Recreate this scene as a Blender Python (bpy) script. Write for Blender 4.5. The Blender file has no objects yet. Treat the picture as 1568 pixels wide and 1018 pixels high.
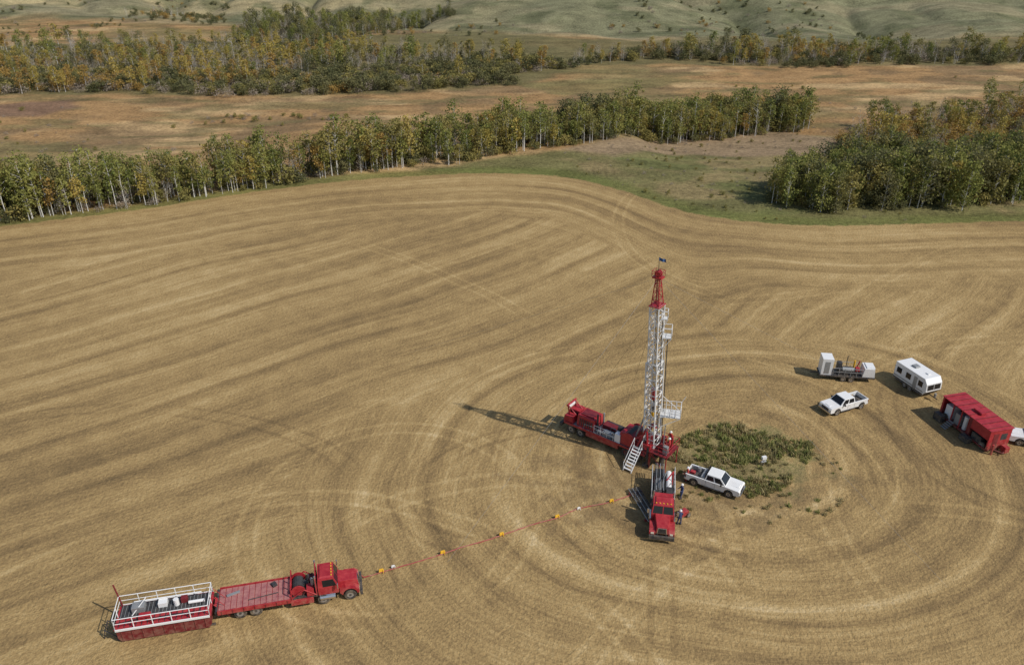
import bpy, math, random
import numpy as np
from mathutils import Matrix, Vector
random.seed(7); rng=np.random.default_rng(7)
S=bpy.context.scene
for vs in [S.view_settings]:
    vs.view_transform='Standard'; vs.look='None'; vs.exposure=0
# ------------------------------------------------------------------ camera
H=54.0; F=1220.0; TH=math.radians(28.4); CX,CY=784.0,509.0
cam=bpy.data.cameras.new("camera"); camo=bpy.data.objects.new("camera",cam); S.collection.objects.link(camo)
cam.sensor_width=36; cam.lens=36*F/1568; cam.clip_end=12000; cam.clip_start=0.5
camo.location=(0,0,H); camo.rotation_euler=(math.pi/2-TH,0,0); S.camera=camo
sT,cT=math.sin(TH),math.cos(TH)
def ray(px,py):
    dx=(px-CX)/F; dy=(py-CY)/F
    return np.array([dx,cT-dy*sT,-sT-dy*cT])
def P(px,py,z=0.0):
    """survey: plan position of a photo point that lies at height z"""
    d=ray(px,py); t=(H-z)/-d[2]; return (d[0]*t,d[1]*t)
# ------------------------------------------------------------------ noise
_tab=rng.random((256,256))
def vn(x,y,sc,seed=0):
    x=np.asarray(x,float)/sc+seed*17.3; y=np.asarray(y,float)/sc+seed*5.7
    xi=np.floor(x).astype(int); yi=np.floor(y).astype(int); fx=x-xi; fy=y-yi
    fx=fx*fx*(3-2*fx); fy=fy*fy*(3-2*fy)
    a=_tab[xi%256,yi%256]; b=_tab[(xi+1)%256,yi%256]; c=_tab[xi%256,(yi+1)%256]; d=_tab[(xi+1)%256,(yi+1)%256]
    return (a*(1-fx)+b*fx)*(1-fy)+(c*(1-fx)+d*fx)*fy
def fbm(x,y,sc,seed=0,o=4):
    s=0;a=1;t=0
    for i in range(o):
        s=s+a*vn(x,y,sc/2**i,seed+i*3); t+=a; a*=.5
    return s/t
def ss(a,b,x):
    t=np.clip((np.asarray(x,float)-a)/(b-a),0,1); return t*t*(3-2*t)
# ------------------------------------------------------------------ field edge
ep=[(-200,368),(0,347),(200,324),(400,292),(560,274),(750,264),(870,270),(960,292),(1020,318),(1080,334),(1250,348),(1400,343),(1568,339),(1770,336)]
ew=np.array([P(*p) for p in ep])
xs=np.arange(-900,901,1.0)
yy=np.interp(xs,ew[:,0],ew[:,1])
yy=np.where(xs<ew[0,0],ew[0,1]+(xs-ew[0,0])*.35,yy)
k=np.exp(-0.5*(np.arange(-12,13)/4.5)**2);k/=k.sum()
yy=np.convolve(np.pad(yy,12,mode='edge'),k,'valid')
sl=np.gradient(yy,xs); cosl=1/np.sqrt(1+sl**2)
def edist(x,y): return (y-np.interp(x,xs,yy))*np.interp(x,xs,cosl)
def terr(x,y):
    x=np.asarray(x,float); y=np.asarray(y,float)
    e=edist(x,y)
    z=-7*ss(10,95,e)
    z=z+ss(30,100,e)*(fbm(x,y,45,2)-.5)*1.6
    yh=y-(438-26*np.sin(x/130.+.6)+(-.06)*x)
    z=z+62*ss(0,430,yh)+ss(0,70,yh)*((fbm(x,y,110,5)-.5)*22-7*(1-np.abs(2*vn(x,y*.6,46,8)-1))**3)
    z=z-4*ss(0,1,(-e-190)/200)
    return z
def hit(px,py):
    d=ray(px,py); t=30.0
    o=np.array([0,0,H])
    while t<3000:
        p=o+d*t
        if p[2]<terr(p[0],p[1]): break
        t+=1.5
    lo,hi=t-1.5,t
    for _ in range(14):
        m=(lo+hi)/2; p=o+d*m
        if p[2]<terr(p[0],p[1]): hi=m
        else: lo=m
    return (p[0],p[1])
def W(poly): return np.array([hit(*p) for p in poly])
def inpoly(x,y,poly):
    x=np.asarray(x);y=np.asarray(y); ins=np.zeros(x.shape,bool); n=len(poly)
    for i in range(n):
        x0,y0=poly[i];x1,y1=poly[(i+1)%n]
        c=((y0>y)!=(y1>y))&(x<(x1-x0)*(y-y0)/((y1-y0) if y1!=y0 else 1e-9)+x0)
        ins^=c
    return ins
def sdf(x,y,poly):
    d=np.full(x.shape,1e9); n=len(poly)
    for i in range(n):
        a=poly[i];b=poly[(i+1)%n]; ab=b-a; L=ab@ab+1e-9
        t=np.clip(((x-a[0])*ab[0]+(y-a[1])*ab[1])/L,0,1)
        d=np.minimum(d,np.hypot(x-a[0]-t*ab[0],y-a[1]-t*ab[1]))
    return np.where(inpoly(x,y,poly),-d,d)
# ------------------------------------------------------------------ node helpers
class NT:
    def __init__(s,m): s.t=m.node_tree; s.n=s.t.nodes; s.l=s.t.links
    def put(s,sock,v):
        if isinstance(v,bpy.types.NodeSocket): s.l.new(v,sock)
        elif v is not None: sock.default_value=v
    def m(s,op,a,b=None,c=None,cl=False):
        n=s.n.new('ShaderNodeMath'); n.operation=op; n.use_clamp=cl
        s.put(n.inputs[0],a); s.put(n.inputs[1],b)
        if c is not None: s.put(n.inputs[2],c)
        return n.outputs[0]
    def sm(s,x,a,b,lo=0.,hi=1.):
        n=s.n.new('ShaderNodeMapRange'); n.interpolation_type='SMOOTHSTEP'
        s.put(n.inputs['Value'],x); n.inputs['From Min'].default_value=a; n.inputs['From Max'].default_value=b
        n.inputs['To Min'].default_value=lo; n.inputs['To Max'].default_value=hi
        return n.outputs[0]
    def noise(s,vec,sc,det=3,ro=.55):
        n=s.n.new('ShaderNodeTexNoise'); n.inputs['Scale'].default_value=sc; n.inputs['Detail'].default_value=det; n.inputs['Roughness'].default_value=ro
        if vec is not None: s.l.new(vec,n.inputs['Vector'])
        return n.outputs[0]
    def vec(s,x,y,z=0.):
        n=s.n.new('ShaderNodeCombineXYZ'); s.put(n.inputs[0],x); s.put(n.inputs[1],y); s.put(n.inputs[2],z); return n.outputs[0]
    def mix(s,f,a,b,bt='MIX'):
        n=s.n.new('ShaderNodeMix'); n.data_type='RGBA'; n.blend_type=bt
        s.put(n.inputs[0],f); s.put(n.inputs[6],a); s.put(n.inputs[7],b); return n.outputs[2]
    def ramp(s,f,stops):
        n=s.n.new('ShaderNodeValToRGB'); s.put(n.inputs[0],f); e=n.color_ramp.elements
        while len(e)<len(stops): e.new(.5)
        for i,(p,c) in enumerate(stops): e[i].position=p; e[i].color=(*c,1)
        return n.outputs[0]
def newmat(name):
    m=bpy.data.materials.new(name); m.use_nodes=True
    nt=NT(m); b=[n for n in nt.n if n.type=='BSDF_PRINCIPLED'][0]
    return m,nt,b
def c4(c): return (*c,1)
def paint(name,col,rough=.45,metal=0.,dust=.35,var=.25):
    m,nt,b=newmat(name)
    g=nt.n.new('ShaderNodeNewGeometry'); tc=nt.n.new('ShaderNodeTexCoord')
    sp=nt.n.new('ShaderNodeSeparateXYZ'); nt.l.new(g.outputs['Position'],sp.inputs[0])
    n1=nt.noise(tc.outputs['Object'],2.2,4,.65); n2=nt.noise(tc.outputs['Object'],12,2,.7)
    v=nt.m('MULTIPLY_ADD',nt.m('SUBTRACT',n1,.5),var*2,1.)
    v=nt.m('MULTIPLY_ADD',nt.m('SUBTRACT',n2,.5),var,v)
    c=nt.mix(1.,c4(col),nt.vec(v,v,v),'MULTIPLY')
    low=nt.sm(sp.outputs[2],0.2,1.9,1.,.15)
    d=nt.m('MULTIPLY',nt.sm(n1,.35,.7),nt.m('MULTIPLY',low,dust*1.5),cl=True)
    c=nt.mix(d,c,c4((.30,.23,.15)))
    nt.l.new(c,b.inputs['Base Color'])
    nt.l.new(nt.m('MULTIPLY_ADD',n1,.3,rough-.1),b.inputs['Roughness']); b.inputs['Metallic'].default_value=metal
    return m
RED=paint("red_paint",(.37,.018,.028),.42,0,.4,.55)
DRED=paint("dark_red_paint",(.17,.012,.018),.5,0,.3,.4)
DECK=paint("worn_red_deck",(.38,.13,.13),.8,0,.7,.8)
WHITE=paint("white_paint",(.78,.78,.76),.35,0,.2,.08)
STEELW=paint("mast_white_steel",(.68,.68,.66),.5,0,.1,.25)
GREY=paint("galvanised_steel",(.33,.34,.34),.5,.4,.3,.3)
DARK=paint("dark_steel",(.045,.045,.048),.6,.2,.35,.5)
BLACK=paint("black_plastic",(.02,.02,.022),.5,0,.2,.3)
TYRE=paint("tyre_rubber",(.025,.024,.023),.85,0,.5,.2)
RIM=paint("wheel_rim",(.5,.5,.5),.35,.6,.35,.2)
GLASS=paint("window_glass",(.012,.014,.017),.08,0,.04,.1)
CHROME=paint("chrome",(.6,.6,.6),.2,.9,.15,.1)
YEL=paint("yellow_paint",(.75,.42,.02),.5,0,.1,.1)
LAMP=paint("lamp_lens",(.8,.75,.6),.2,0,0,.05)
BLUE=paint("blue_flag_cloth",(.03,.08,.2),.8,0,0,.2)
SKIN=paint("skin",(.5,.3,.21),.6,0,0,.1)
COV=paint("red_coverall",(.42,.04,.03),.85,0,.2,.3)
COVB=paint("blue_coverall",(.03,.05,.14),.85,0,.2,.3)
# ------------------------------------------------------------------ builder
class B:
    def __init__(s): s.V=[];s.F=[];s.I=[];s.mats=[]
    def mi(s,m):
        if m not in s.mats: s.mats.append(m)
        return s.mats.index(m)
    def add(s,vs,fs,m):
        o=len(s.V); s.V+= [tuple(v) for v in vs]; i=s.mi(m)
        for f in fs: s.F.append(tuple(o+j for j in f)); s.I.append(i)
    def hexa(s,v,m): # bottom 4 ccw then top 4 ccw
        s.add(v,[(3,2,1,0),(4,5,6,7),(0,1,5,4),(1,2,6,5),(2,3,7,6),(3,0,4,7)],m)
    def box(s,c,d,m,rz=0,tx=1,ty=1,ox=0):
        x,y,z=[a/2 for a in d]; vs=[]
        for zz,kx,ky,o in ((-z,1,1,0),(z,tx,ty,ox)):
            for a,b_ in ((-x,-y),(x,-y),(x,y),(-x,y)):
                px,py=a*kx+o,b_*ky
                vs.append((c[0]+px*math.cos(rz)-py*math.sin(rz),c[1]+px*math.sin(rz)+py*math.cos(rz),c[2]+zz))
        s.hexa(vs,m)
    def bb(s,x0,x1,y0,y1,z0,z1,m): s.box(((x0+x1)/2,(y0+y1)/2,(z0+z1)/2),(x1-x0,y1-y0,z1-z0),m)
    def prism(s,prof,y0,y1,m,in0=None):
        n=len(prof); vs=[(x,y0,z) for x,z in prof]+[(x,y1,z) for x,z in prof]
        fs=[tuple(range(n-1,-1,-1)),tuple(range(n,2*n))]+[(i,(i+1)%n,n+(i+1)%n,n+i) for i in range(n)]
        s.add(vs,fs,m)
    def rod(s,p,q,r,m,n=6,r2=None):
        p=Vector(p);q=Vector(q);d=(q-p)
        if d.length<1e-6:return
        d.normalize(); a=d.orthogonal().normalized(); b=d.cross(a); r2=r if r2 is None else r2; vs=[]
        for c,rr in ((p,r),(q,r2)):
            for i in range(n):
                t=2*math.pi*i/n; vs.append(c+a*math.cos(t)*rr+b*math.sin(t)*rr)
        s.add(vs,[tuple(range(n-1,-1,-1)),tuple(range(n,2*n))]+[(i,(i+1)%n,n+(i+1)%n,n+i) for i in range(n)],m)
    def path(s,pts,r,m,n=6):
        for a,b in zip(pts[:-1],pts[1:]): s.rod(a,b,r,m,n)
    def wheel(s,c,r,w,m=None,rim=None):
        n=20; rim=rim or RIM
        prof=[(-w/2,.58*r),(-w/2,.9*r),(-w/2*.8,r),(w/2*.8,r),(w/2,.9*r),(w/2,.58*r)]
        vs=[];fs=[]
        for i in range(n):
            t=2*math.pi*i/n
            for y,rr in prof: vs.append((c[0]+rr*math.cos(t),c[1]+y,c[2]+rr*math.sin(t)))
        k=len(prof)
        for i in range(n):
            j=(i+1)%n
            for a in range(k): 
                b_=(a+1)%k; fs.append((i*k+a,i*k+b_,j*k+b_,j*k+a))
        s.add(vs,fs,TYRE)
        s.rod((c[0],c[1]-w*.36,c[2]),(c[0],c[1]+w*.36,c[2]),r*.585,rim,16)
        s.rod((c[0],c[1]-w*.5,c[2]),(c[0],c[1]+w*.5,c[2]),r*.2,DARK,10)
    def rail(s,pts,h,m,r=.03,step=1.2,mid=True):
        for a,b in zip(pts[:-1],pts[1:]):
            a=Vector(a);b=Vector(b);L=(b-a).length;n=max(1,round(L/step)); up=Vector((0,0,h))
            for i in range(n+1):
                p=a.lerp(b,i/n); s.rod(p,p+up,r,m)
            s.rod(a+up,b+up,r,m)
            if mid: s.rod(a+up*.52,b+up*.52,r*.8,m)
    def panel(s,q,u0,u1,v0,v1,off,m):
        q=[Vector(a) for a in q]; nrm=(q[1]-q[0]).cross(q[3]-q[0]).normalized()*off
        f=lambda u,v:(q[0].lerp(q[1],u)).lerp(q[3].lerp(q[2],u),v)
        a=[f(u0,v0),f(u1,v0),f(u1,v1),f(u0,v1)]
        s.hexa([p-nrm*1.0 for p in a]+[p+nrm for p in a],m)
    def obj(s,name,loc=(0,0,0),rz=0,bevel=0,parent=None,mtx=None):
        me=bpy.data.meshes.new(name); me.from_pydata(s.V,[],s.F); me.polygons.foreach_set('material_index',s.I)
        for m in s.mats: me.materials.append(m)
        import bmesh
        bm=bmesh.new(); bm.from_mesh(me); bmesh.ops.recalc_face_normals(bm,faces=bm.faces); bm.to_mesh(me); bm.free()
        o=bpy.data.objects.new(name,me); S.collection.objects.link(o)
        if mtx is not None: o.matrix_world=mtx
        else: o.location=loc; o.rotation_euler=(0,0,rz)
        if parent: o.parent=parent
        if bevel:
            b=o.modifiers.new('bevel','BEVEL'); b.width=bevel; b.segments=2; b.limit_method='ANGLE'; b.angle_limit=math.radians(35)
        return o
# ------------------------------------------------------------------ terrain
ycoords=[];y=-250.
while y<6000:
    ycoords.append(y); y+= 8 if y<20 else (1.0 if y<200 else 1.0+(y-200)*.006)
xp=list(np.arange(0,115,1.0)); x=115.
while x<4500: xp.append(x); x+=1.0+(x-115)*.013
xc=np.array([-a for a in xp[:0:-1]]+xp); yc=np.array(ycoords)
X,Y=np.meshgrid(xc,yc); Z=terr(X,Y); nx,ny=len(xc),len(yc)
me=bpy.data.meshes.new("ground"); 
v=np.stack([X.ravel(),Y.ravel(),Z.ravel()],1)
i=np.arange(nx-1);j=np.arange(ny-1); II,JJ=np.meshgrid(i,j); a=(JJ*nx+II).ravel()
f=np.stack([a,a+1,a+1+nx,a+nx],1)
me.vertices.add(len(v)); me.vertices.foreach_set('co',v.ravel()); me.loops.add(f.size); me.loops.foreach_set('vertex_index',f.ravel().astype(np.int32))
me.polygons.add(len(f)); me.polygons.foreach_set('loop_start',np.arange(0,f.size,4,dtype=np.int32)); me.update(calc_edges=True)
me.polygons.foreach_set('use_smooth',np.ones(len(f),bool))
xr,yr=X.ravel(),Y.ravel(); E=edist(xr,yr)
at=me.attributes.new('edist','FLOAT','POINT'); at.data.foreach_set('value',E.astype(np.float32))
def lerpc(c,cn,w): return c*(1-w[:,None])+np.array(cn)*w[:,None]
n1=fbm(xr,yr,60,1); n2=fbm(xr,yr,16,9); n3=fbm(xr,yr*2.2,30,12); n4=fbm(xr*.5,yr*1.5,9,44)
col=np.tile(np.array([.335,.205,.09]),(len(xr),1))         # autumn meadow
col=lerpc(col,(.44,.30,.145),ss(.5,.66,n3)); col=lerpc(col,(.21,.14,.07),ss(.5,.66,n2)*.8); col=lerpc(col,(.20,.17,.07),ss(.52,.68,n1)*.6); col=lerpc(col,(.15,.13,.055),ss(.54,.68,n4)*.6)
wob=(fbm(xr,yr,14,21)-.5)*9
def zone(col,poly,c,soft=5,k=1.):
    d=sdf(xr,yr,W(poly))+wob*soft/5
    return lerpc(col,c,(1-ss(-soft*.5,soft*.5,d))*k)
gully=[(640,262),(740,244),(870,232),(1000,220),(1180,206),(1300,210),(1400,225),(1770,225),(1770,345),(1250,352),(1060,335),(960,300),(860,275),(750,268)]
col=zone(col,gully,(.165,.15,.06),5)
gm_=(1-ss(-2,3,sdf(xr,yr,W(gully))))
col=lerpc(col,(.25,.19,.09),gm_*ss(.46,.58,n2)*.8); col=lerpc(col,(.105,.12,.04),gm_*ss(.5,.62,n4)*.6)
col=zone(col,[(870,228),(1000,214),(1160,198),(1290,212),(1300,232),(1180,240),(1060,236),(940,240)],(.28,.20,.12),5,.9)
col=zone(col,[(-200,150),(0,148),(200,143),(430,149),(620,140),(810,130),(880,100),(1000,98),(1100,102),(1300,100),(1770,98),(1770,62),(1200,60),(900,60),(700,50),(350,62),(0,70),(-200,70)],(.14,.125,.055),8,.85)
col=zone(col,[(-200,165),(0,160),(120,150),(130,165),(60,178),(-200,182)],(.18,.11,.075),5,.8)
col=zone(col,[(780,128),(1000,118),(1100,125),(960,138),(860,150)],(.19,.16,.065),6,.7)
hill=ss(0,30,yr-(440-26*np.sin(xr/130.+.6)-.06*xr)+wob*2)
hc=np.tile(np.array([.185,.18,.10]),(len(xr),1)); hc=lerpc(hc,(.34,.28,.15),ss(.36,.54,n1)*ss(60,-140,xr)); hc=lerpc(hc,(.115,.12,.06),ss(.46,.60,n2)*.75); hc=lerpc(hc,(.26,.225,.13),ss(.5,.66,n3)*.7)
col=col*(1-hill[:,None])+hc*hill[:,None]
strip=ss(7.,2.5,E+wob*.3)*(E>-3)
col=lerpc(col,(.13,.14,.04),strip*.8)
ca=me.attributes.new('zone','FLOAT_COLOR','POINT'); ca.data.foreach_set('color',np.c_[col,np.ones(len(xr))].astype(np.float32).ravel())
gm,nt,bs=newmat("stubble_field_and_grass"); bs.inputs['Roughness'].default_value=.95; bs.inputs['Specular IOR Level'].default_value=.1
tc=nt.n.new('ShaderNodeTexCoord'); pos=tc.outputs['Object']
sp=nt.n.new('ShaderNodeSeparateXYZ'); nt.l.new(pos,sp.inputs[0]); gx,gy=sp.outputs[0],sp.outputs[1]
wn=nt.noise(pos,.03,1); wn2=nt.noise(nt.vec(nt.m('ADD',gx,300.),gy),.028,0)
wx=nt.m('MULTIPLY_ADD',nt.m('SUBTRACT',wn,.5),8.,gx); wy=nt.m('MULTIPLY_ADD',nt.m('SUBTRACT',wn2,.5),7.,gy)
def attr(n,o):
    a=nt.n.new('ShaderNodeAttribute'); a.attribute_name=n; return a.outputs[o]
ed=attr('edist','Fac'); zc=attr('zone','Color')
def lin(ax,ay,c=0.): return nt.m('ADD',nt.m('MULTIPLY',wx,ax),nt.m('MULTIPLY_ADD',wy,ay,c))
A=math.radians(41)
vd=lin(math.cos(A),math.sin(A),-60); ud=nt.m('MULTIPLY_ADD',nt.m('MULTIPLY',vd,vd),-.0014,lin(-math.sin(A),math.cos(A)))
LC=P(1140,692); 
rx=nt.m('SUBTRACT',wx,LC[0]); ry=nt.m('SUBTRACT',wy,LC[1]); 
ca_,sa_=math.cos(.2),math.sin(.2)
ex=nt.m('DIVIDE',nt.m('ADD',nt.m('MULTIPLY',rx,ca_),nt.m('MULTIPLY',ry,sa_)),1.32); ey=nt.m('SUBTRACT',nt.m('MULTIPLY',ry,ca_),nt.m('MULTIPLY',rx,sa_))
rr=nt.m('SQRT',nt.m('ADD',nt.m('MULTIPLY',ex,ex),nt.m('MULTIPLY',ey,ey)))
ang=nt.m('MULTIPLY',nt.m('ARCTAN2',ey,ex),28.)
iso=nt.noise(pos,3.2,3,.75); iso2=nt.noise(pos,.35,3,.65); big=nt.noise(pos,.022,1,.5)
def wave(u,per,seed):
    ph=nt.m('MULTIPLY',u,2*math.pi/per)
    s1=nt.sm(nt.m('SINE',ph),-.8,.8,-.5,.5); s2=nt.m('SINE',nt.m('MULTIPLY_ADD',ph,3.,1.1+seed)); s3=nt.m('SINE',nt.m('MULTIPLY_ADD',ph,.37,seed)); s4=nt.m('SINE',nt.m('MULTIPLY_ADD',ph,1.63,seed*2))
    return nt.m('ADD',nt.m('ADD',nt.m('MULTIPLY',s1,.155),nt.m('MULTIPLY',s4,.04)),nt.m('ADD',nt.m('MULTIPLY',s2,.038),nt.m('MULTIPLY',s3,.04)))
bn=nt.m('MULTIPLY',nt.m('SUBTRACT',nt.noise(pos,.06,1),.5),26.)
mr=nt.sm(nt.m('ADD',nt.m('ADD',rr,bn),nt.m('MULTIPLY_ADD',gy,.42,-.42*LC[1])),30.,42.,1.,0.)
mE=nt.sm(nt.m('ADD',ed,bn),-34.,-22.)
def lerp(f,a,b): return nt.m('ADD',a,nt.m('MULTIPLY',f,nt.m('SUBTRACT',b,a)))
edw=nt.m('MULTIPLY_ADD',nt.m('SUBTRACT',wn,.5),3.,ed)
jr=nt.m('MULTIPLY',nt.m('SUBTRACT',iso2,.5),.9)
selr=nt.m('GREATER_THAN',nt.m('ADD',mr,jr),.5); selE=nt.m('GREATER_THAN',nt.m('ADD',mE,jr),.5)
U=lerp(selr,lerp(selE,ud,edw),rr); V_=lerp(selr,lerp(selE,vd,gx),ang)
am=nt.sm(nt.noise(nt.vec(nt.m('MULTIPLY',U,.12),nt.m('MULTIPLY',V_,.035)),1.,1),.34,.64,.25,1.2)
sl_=nt.noise(nt.vec(nt.m('MULTIPLY',U,1.6),nt.m('MULTIPLY',V_,.045),7.),1.2,3,.75)
sf=nt.noise(nt.vec(nt.m('MULTIPLY',U,6.),nt.m('MULTIPLY',V_,.35),9.),1.2,1,.6)
wv=lerp(mr,lerp(mE,wave(ud,6.3,1.),wave(edw,6.4,3.)),wave(rr,3.9,2.))
pt=nt.m('MULTIPLY',wv,am)
pt=nt.m('MULTIPLY_ADD',nt.m('SUBTRACT',sl_,.5),.44,pt); pt=nt.m('MULTIPLY_ADD',nt.m('SUBTRACT',sf,.5),.30,pt)
# wheel tracks
ga=nt.sm(nt.noise(pos,.05,0),.42,.56); gb=nt.m('SUBTRACT',1.,ga)
def finish(d,amp,half,wd,g):
    d=nt.m('MULTIPLY_ADD',nt.m('SUBTRACT',wn,.5),4.,d)
    d=nt.m('ABSOLUTE',nt.m('SUBTRACT',nt.m('ABSOLUTE',d),half))
    r_=nt.m('MULTIPLY',nt.sm(d,wd*.3,wd*1.7,1.,0.),amp*.85)
    return r_ if g is None else nt.m('MULTIPLY',r_,g)
def track(cx,cy,R,amp,g,half=.95,wd=.26):
    dx=nt.m('SUBTRACT',gx,cx); dy=nt.m('SUBTRACT',gy,cy)
    return finish(nt.m('SUBTRACT',nt.m('SQRT',nt.m('ADD',nt.m('MULTIPLY',dx,dx),nt.m('MULTIPLY',dy,dy))),R),amp,half,wd,g)
def ltrack(p,q,amp,half=.95,wd=.26):
    p=Vector(P(*p));q=Vector(P(*q));d=(q-p);L=d.length;d/=L; nrm=(-d.y,d.x)
    u=nt.m('ADD',nt.m('MULTIPLY',gx,nrm[0]),nt.m('MULTIPLY_ADD',gy,nrm[1],-(p.x*nrm[0]+p.y*nrm[1])))
    al=nt.m('ADD',nt.m('MULTIPLY',gx,d.x),nt.m('MULTIPLY_ADD',gy,d.y,-(p.x*d.x+p.y*d.y)))
    u=nt.m('MULTIPLY_ADD',nt.m('MULTIPLY',al,nt.m('SUBTRACT',al,L)),.0035,u)
    w_=nt.m('MULTIPLY',nt.sm(al,-3,9),nt.sm(al,L-9,L+3,1.,0.))
    return finish(u,amp,half,wd,w_)
trs=[(20,70,9.5,.14,ga),(24,71,14,-.15,gb),(21,70,18,.14,gb),(26,70,23,-.13,ga),(18,69,28,.14,ga),(-20,30,34,.15,gb),(-45,45,36,-.12,ga),(60,140,40,.13,gb),(70,60,38,.12,ga),(40,20,42,.12,gb),(-12,62,14,.14,ga),(5,60,16,-.15,ga),(0,45,22,.13,gb),(-3,66,9,-.13,gb),(60,75,16,-.12,gb)]
for a_,b_,R,am_,g_ in trs: pt=nt.m('ADD',pt,track(a_,b_,R,am_,g_))
for p_,q_,am_ in (((540,368),(835,500),.12),((1008,830),(1012,1060),-.14),((0,470),(210,380),.09),((1060,470),(1320,440),.09),((1290,470),(1500,370),.10),((430,850),(650,1060),.12),((720,850),(970,700),-.1)):
    pt=nt.m('ADD',pt,ltrack(p_,q_,am_))
val=nt.m('ADD',pt,.50); val=nt.m('MULTIPLY_ADD',nt.m('SUBTRACT',iso,.5),.72,val); val=nt.m('MULTIPLY_ADD',nt.m('SUBTRACT',iso2,.5),.40,val)
val=nt.m('MULTIPLY_ADD',nt.m('SUBTRACT',big,.5),.55,val)
fc=nt.ramp(val,[(.06,(.13,.09,.045)),(.34,(.245,.165,.074)),(.55,(.365,.25,.108)),(.74,(.465,.335,.158)),(.98,(.61,.47,.265))])
# trampled centre + weeds soil
WCX,WCY,WRX,WRY=25.2,70.9,7.4,5.2
lr=nt.m('ADD',nt.m('SQRT',nt.m('ADD',nt.m('POWER',nt.m('DIVIDE',nt.m('SUBTRACT',gx,WCX),WRX),2.),nt.m('POWER',nt.m('DIVIDE',nt.m('SUBTRACT',gy,WCY),WRY),2.))),nt.m('MULTIPLY',nt.m('SUBTRACT',iso2,.5),2.4))
fc=nt.mix(nt.sm(lr,.7,1.35,.8,0.),fc,nt.mix(nt.sm(iso,.4,.62),c4((.165,.17,.06)),c4((.32,.26,.12))))
lr2=nt.m('ADD',nt.m('SQRT',nt.m('ADD',nt.m('POWER',nt.m('DIVIDE',nt.m('SUBTRACT',gx,18.),17.),2.),nt.m('POWER',nt.m('DIVIDE',nt.m('SUBTRACT',gy,66.),9.),2.))),nt.m('MULTIPLY',nt.m('SUBTRACT',iso2,.5),3.))
fc=nt.mix(nt.sm(lr2,.3,1.1,.5,0.),fc,c4((.18,.125,.065)))
zn=nt.noise(pos,1.1,4,.75); zn2=nt.noise(nt.vec(nt.m('MULTIPLY',gx,.5),gy),.14,3,.7)
zv=nt.m('ADD',nt.m('MULTIPLY_ADD',nt.m('SUBTRACT',zn,.5),2.2,1.),nt.m('MULTIPLY',nt.m('SUBTRACT',zn2,.5),1.6),cl=False)
zv=nt.m('MAXIMUM',zv,.25)
oc=nt.mix(1.,zc,nt.vec(zv,zv,zv),'MULTIPLY')
fm=nt.sm(nt.m('MULTIPLY_ADD',nt.m('SUBTRACT',iso2,.5),3.,ed),-.3,.5)
nt.l.new(nt.mix(fm,fc,oc),bs.inputs['Base Color'])
bp=nt.n.new('ShaderNodeBump'); bp.inputs['Strength'].default_value=.7; bp.inputs['Distance'].default_value=.25
bpn=nt.noise(pos,2.4,2,.75)
nt.l.new(bpn,bp.inputs['Height']); nt.l.new(bp.outputs[0],bs.inputs['Normal'])
me.materials.append(gm); go=bpy.data.objects.new("ground",me); S.collection.objects.link(go)
# ------------------------------------------------------------------ vegetation
def leafmat(name,c1,c2,tr=.3):
    m,nt,b=newmat(name)
    oi=nt.n.new('ShaderNodeObjectInfo'); tc=nt.n.new('ShaderNodeTexCoord')
    n=nt.noise(tc.outputs['Object'],1.1,1,.6)
    f=nt.m('ADD',nt.m('MULTIPLY',oi.outputs['Random'],.7),nt.m('MULTIPLY_ADD',nt.m('SUBTRACT',n,.5),1.6,.15),cl=True)
    c=nt.mix(f,c4(c1),c4(c2))
    d=nt.n.new('ShaderNodeBsdfDiffuse'); t=nt.n.new('ShaderNodeBsdfTranslucent'); mx=nt.n.new('ShaderNodeMixShader'); mx.inputs[0].default_value=tr
    nt.l.new(c,d.inputs[0]); nt.l.new(c,t.inputs[0]); nt.l.new(d.outputs[0],mx.inputs[1]); nt.l.new(t.outputs[0],mx.inputs[2])
    out=[q for q in nt.n if q.type=='OUTPUT_MATERIAL'][0]; nt.l.new(mx.outputs[0],out.inputs[0]); nt.n.remove(b)
    return m
L_G=leafmat("aspen_leaves_green",(.16,.19,.055),(.34,.32,.095)); L_Y=leafmat("aspen_leaves_yellow",(.36,.30,.08),(.50,.38,.11))
L_O=leafmat("leaves_orange",(.34,.22,.07),(.46,.31,.095)); L_D=leafmat("willow_leaves_dark",(.12,.13,.06),(.22,.20,.09))
L_B=leafmat("twigs_grey_brown",(.27,.22,.17),(.38,.32,.25),.1); L_OL=leafmat("leaves_olive",(.22,.21,.075),(.36,.30,.10)); L_GR=leafmat("weeds",(.22,.25,.08),(.38,.36,.14)); L_DW=leafmat("dry_weeds",(.30,.27,.12),(.50,.40,.21))
BARK=paint("aspen_bark",(.58,.56,.51),.9,0,0,.35); BARKD=paint("willow_bark",(.20,.17,.14),.9,0,0,.3)
def leaves(rs,centres,per,spread,size,flat=.75):
    c=np.repeat(np.array(centres),per,0); n=len(c)
    p=c[:,:3]+rs.normal(size=(n,3))*spread*c[:,3:4]*np.array([1,1,flat])
    a=rs.normal(size=(n,3)); a/=np.linalg.norm(a,axis=1)[:,None]; b=rs.normal(size=(n,3)); b-=a*(a*b).sum(1)[:,None]; b/=np.linalg.norm(b,axis=1)[:,None]
    s=(size*(.6+.8*rs.random(n)))[:,None]; a*=s; b*=s*.75
    V=np.stack([p-a-b*.3,p+b-a*.2,p+a+b*.25,p-b+a*.1],1).reshape(-1,3)
    return V
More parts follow.
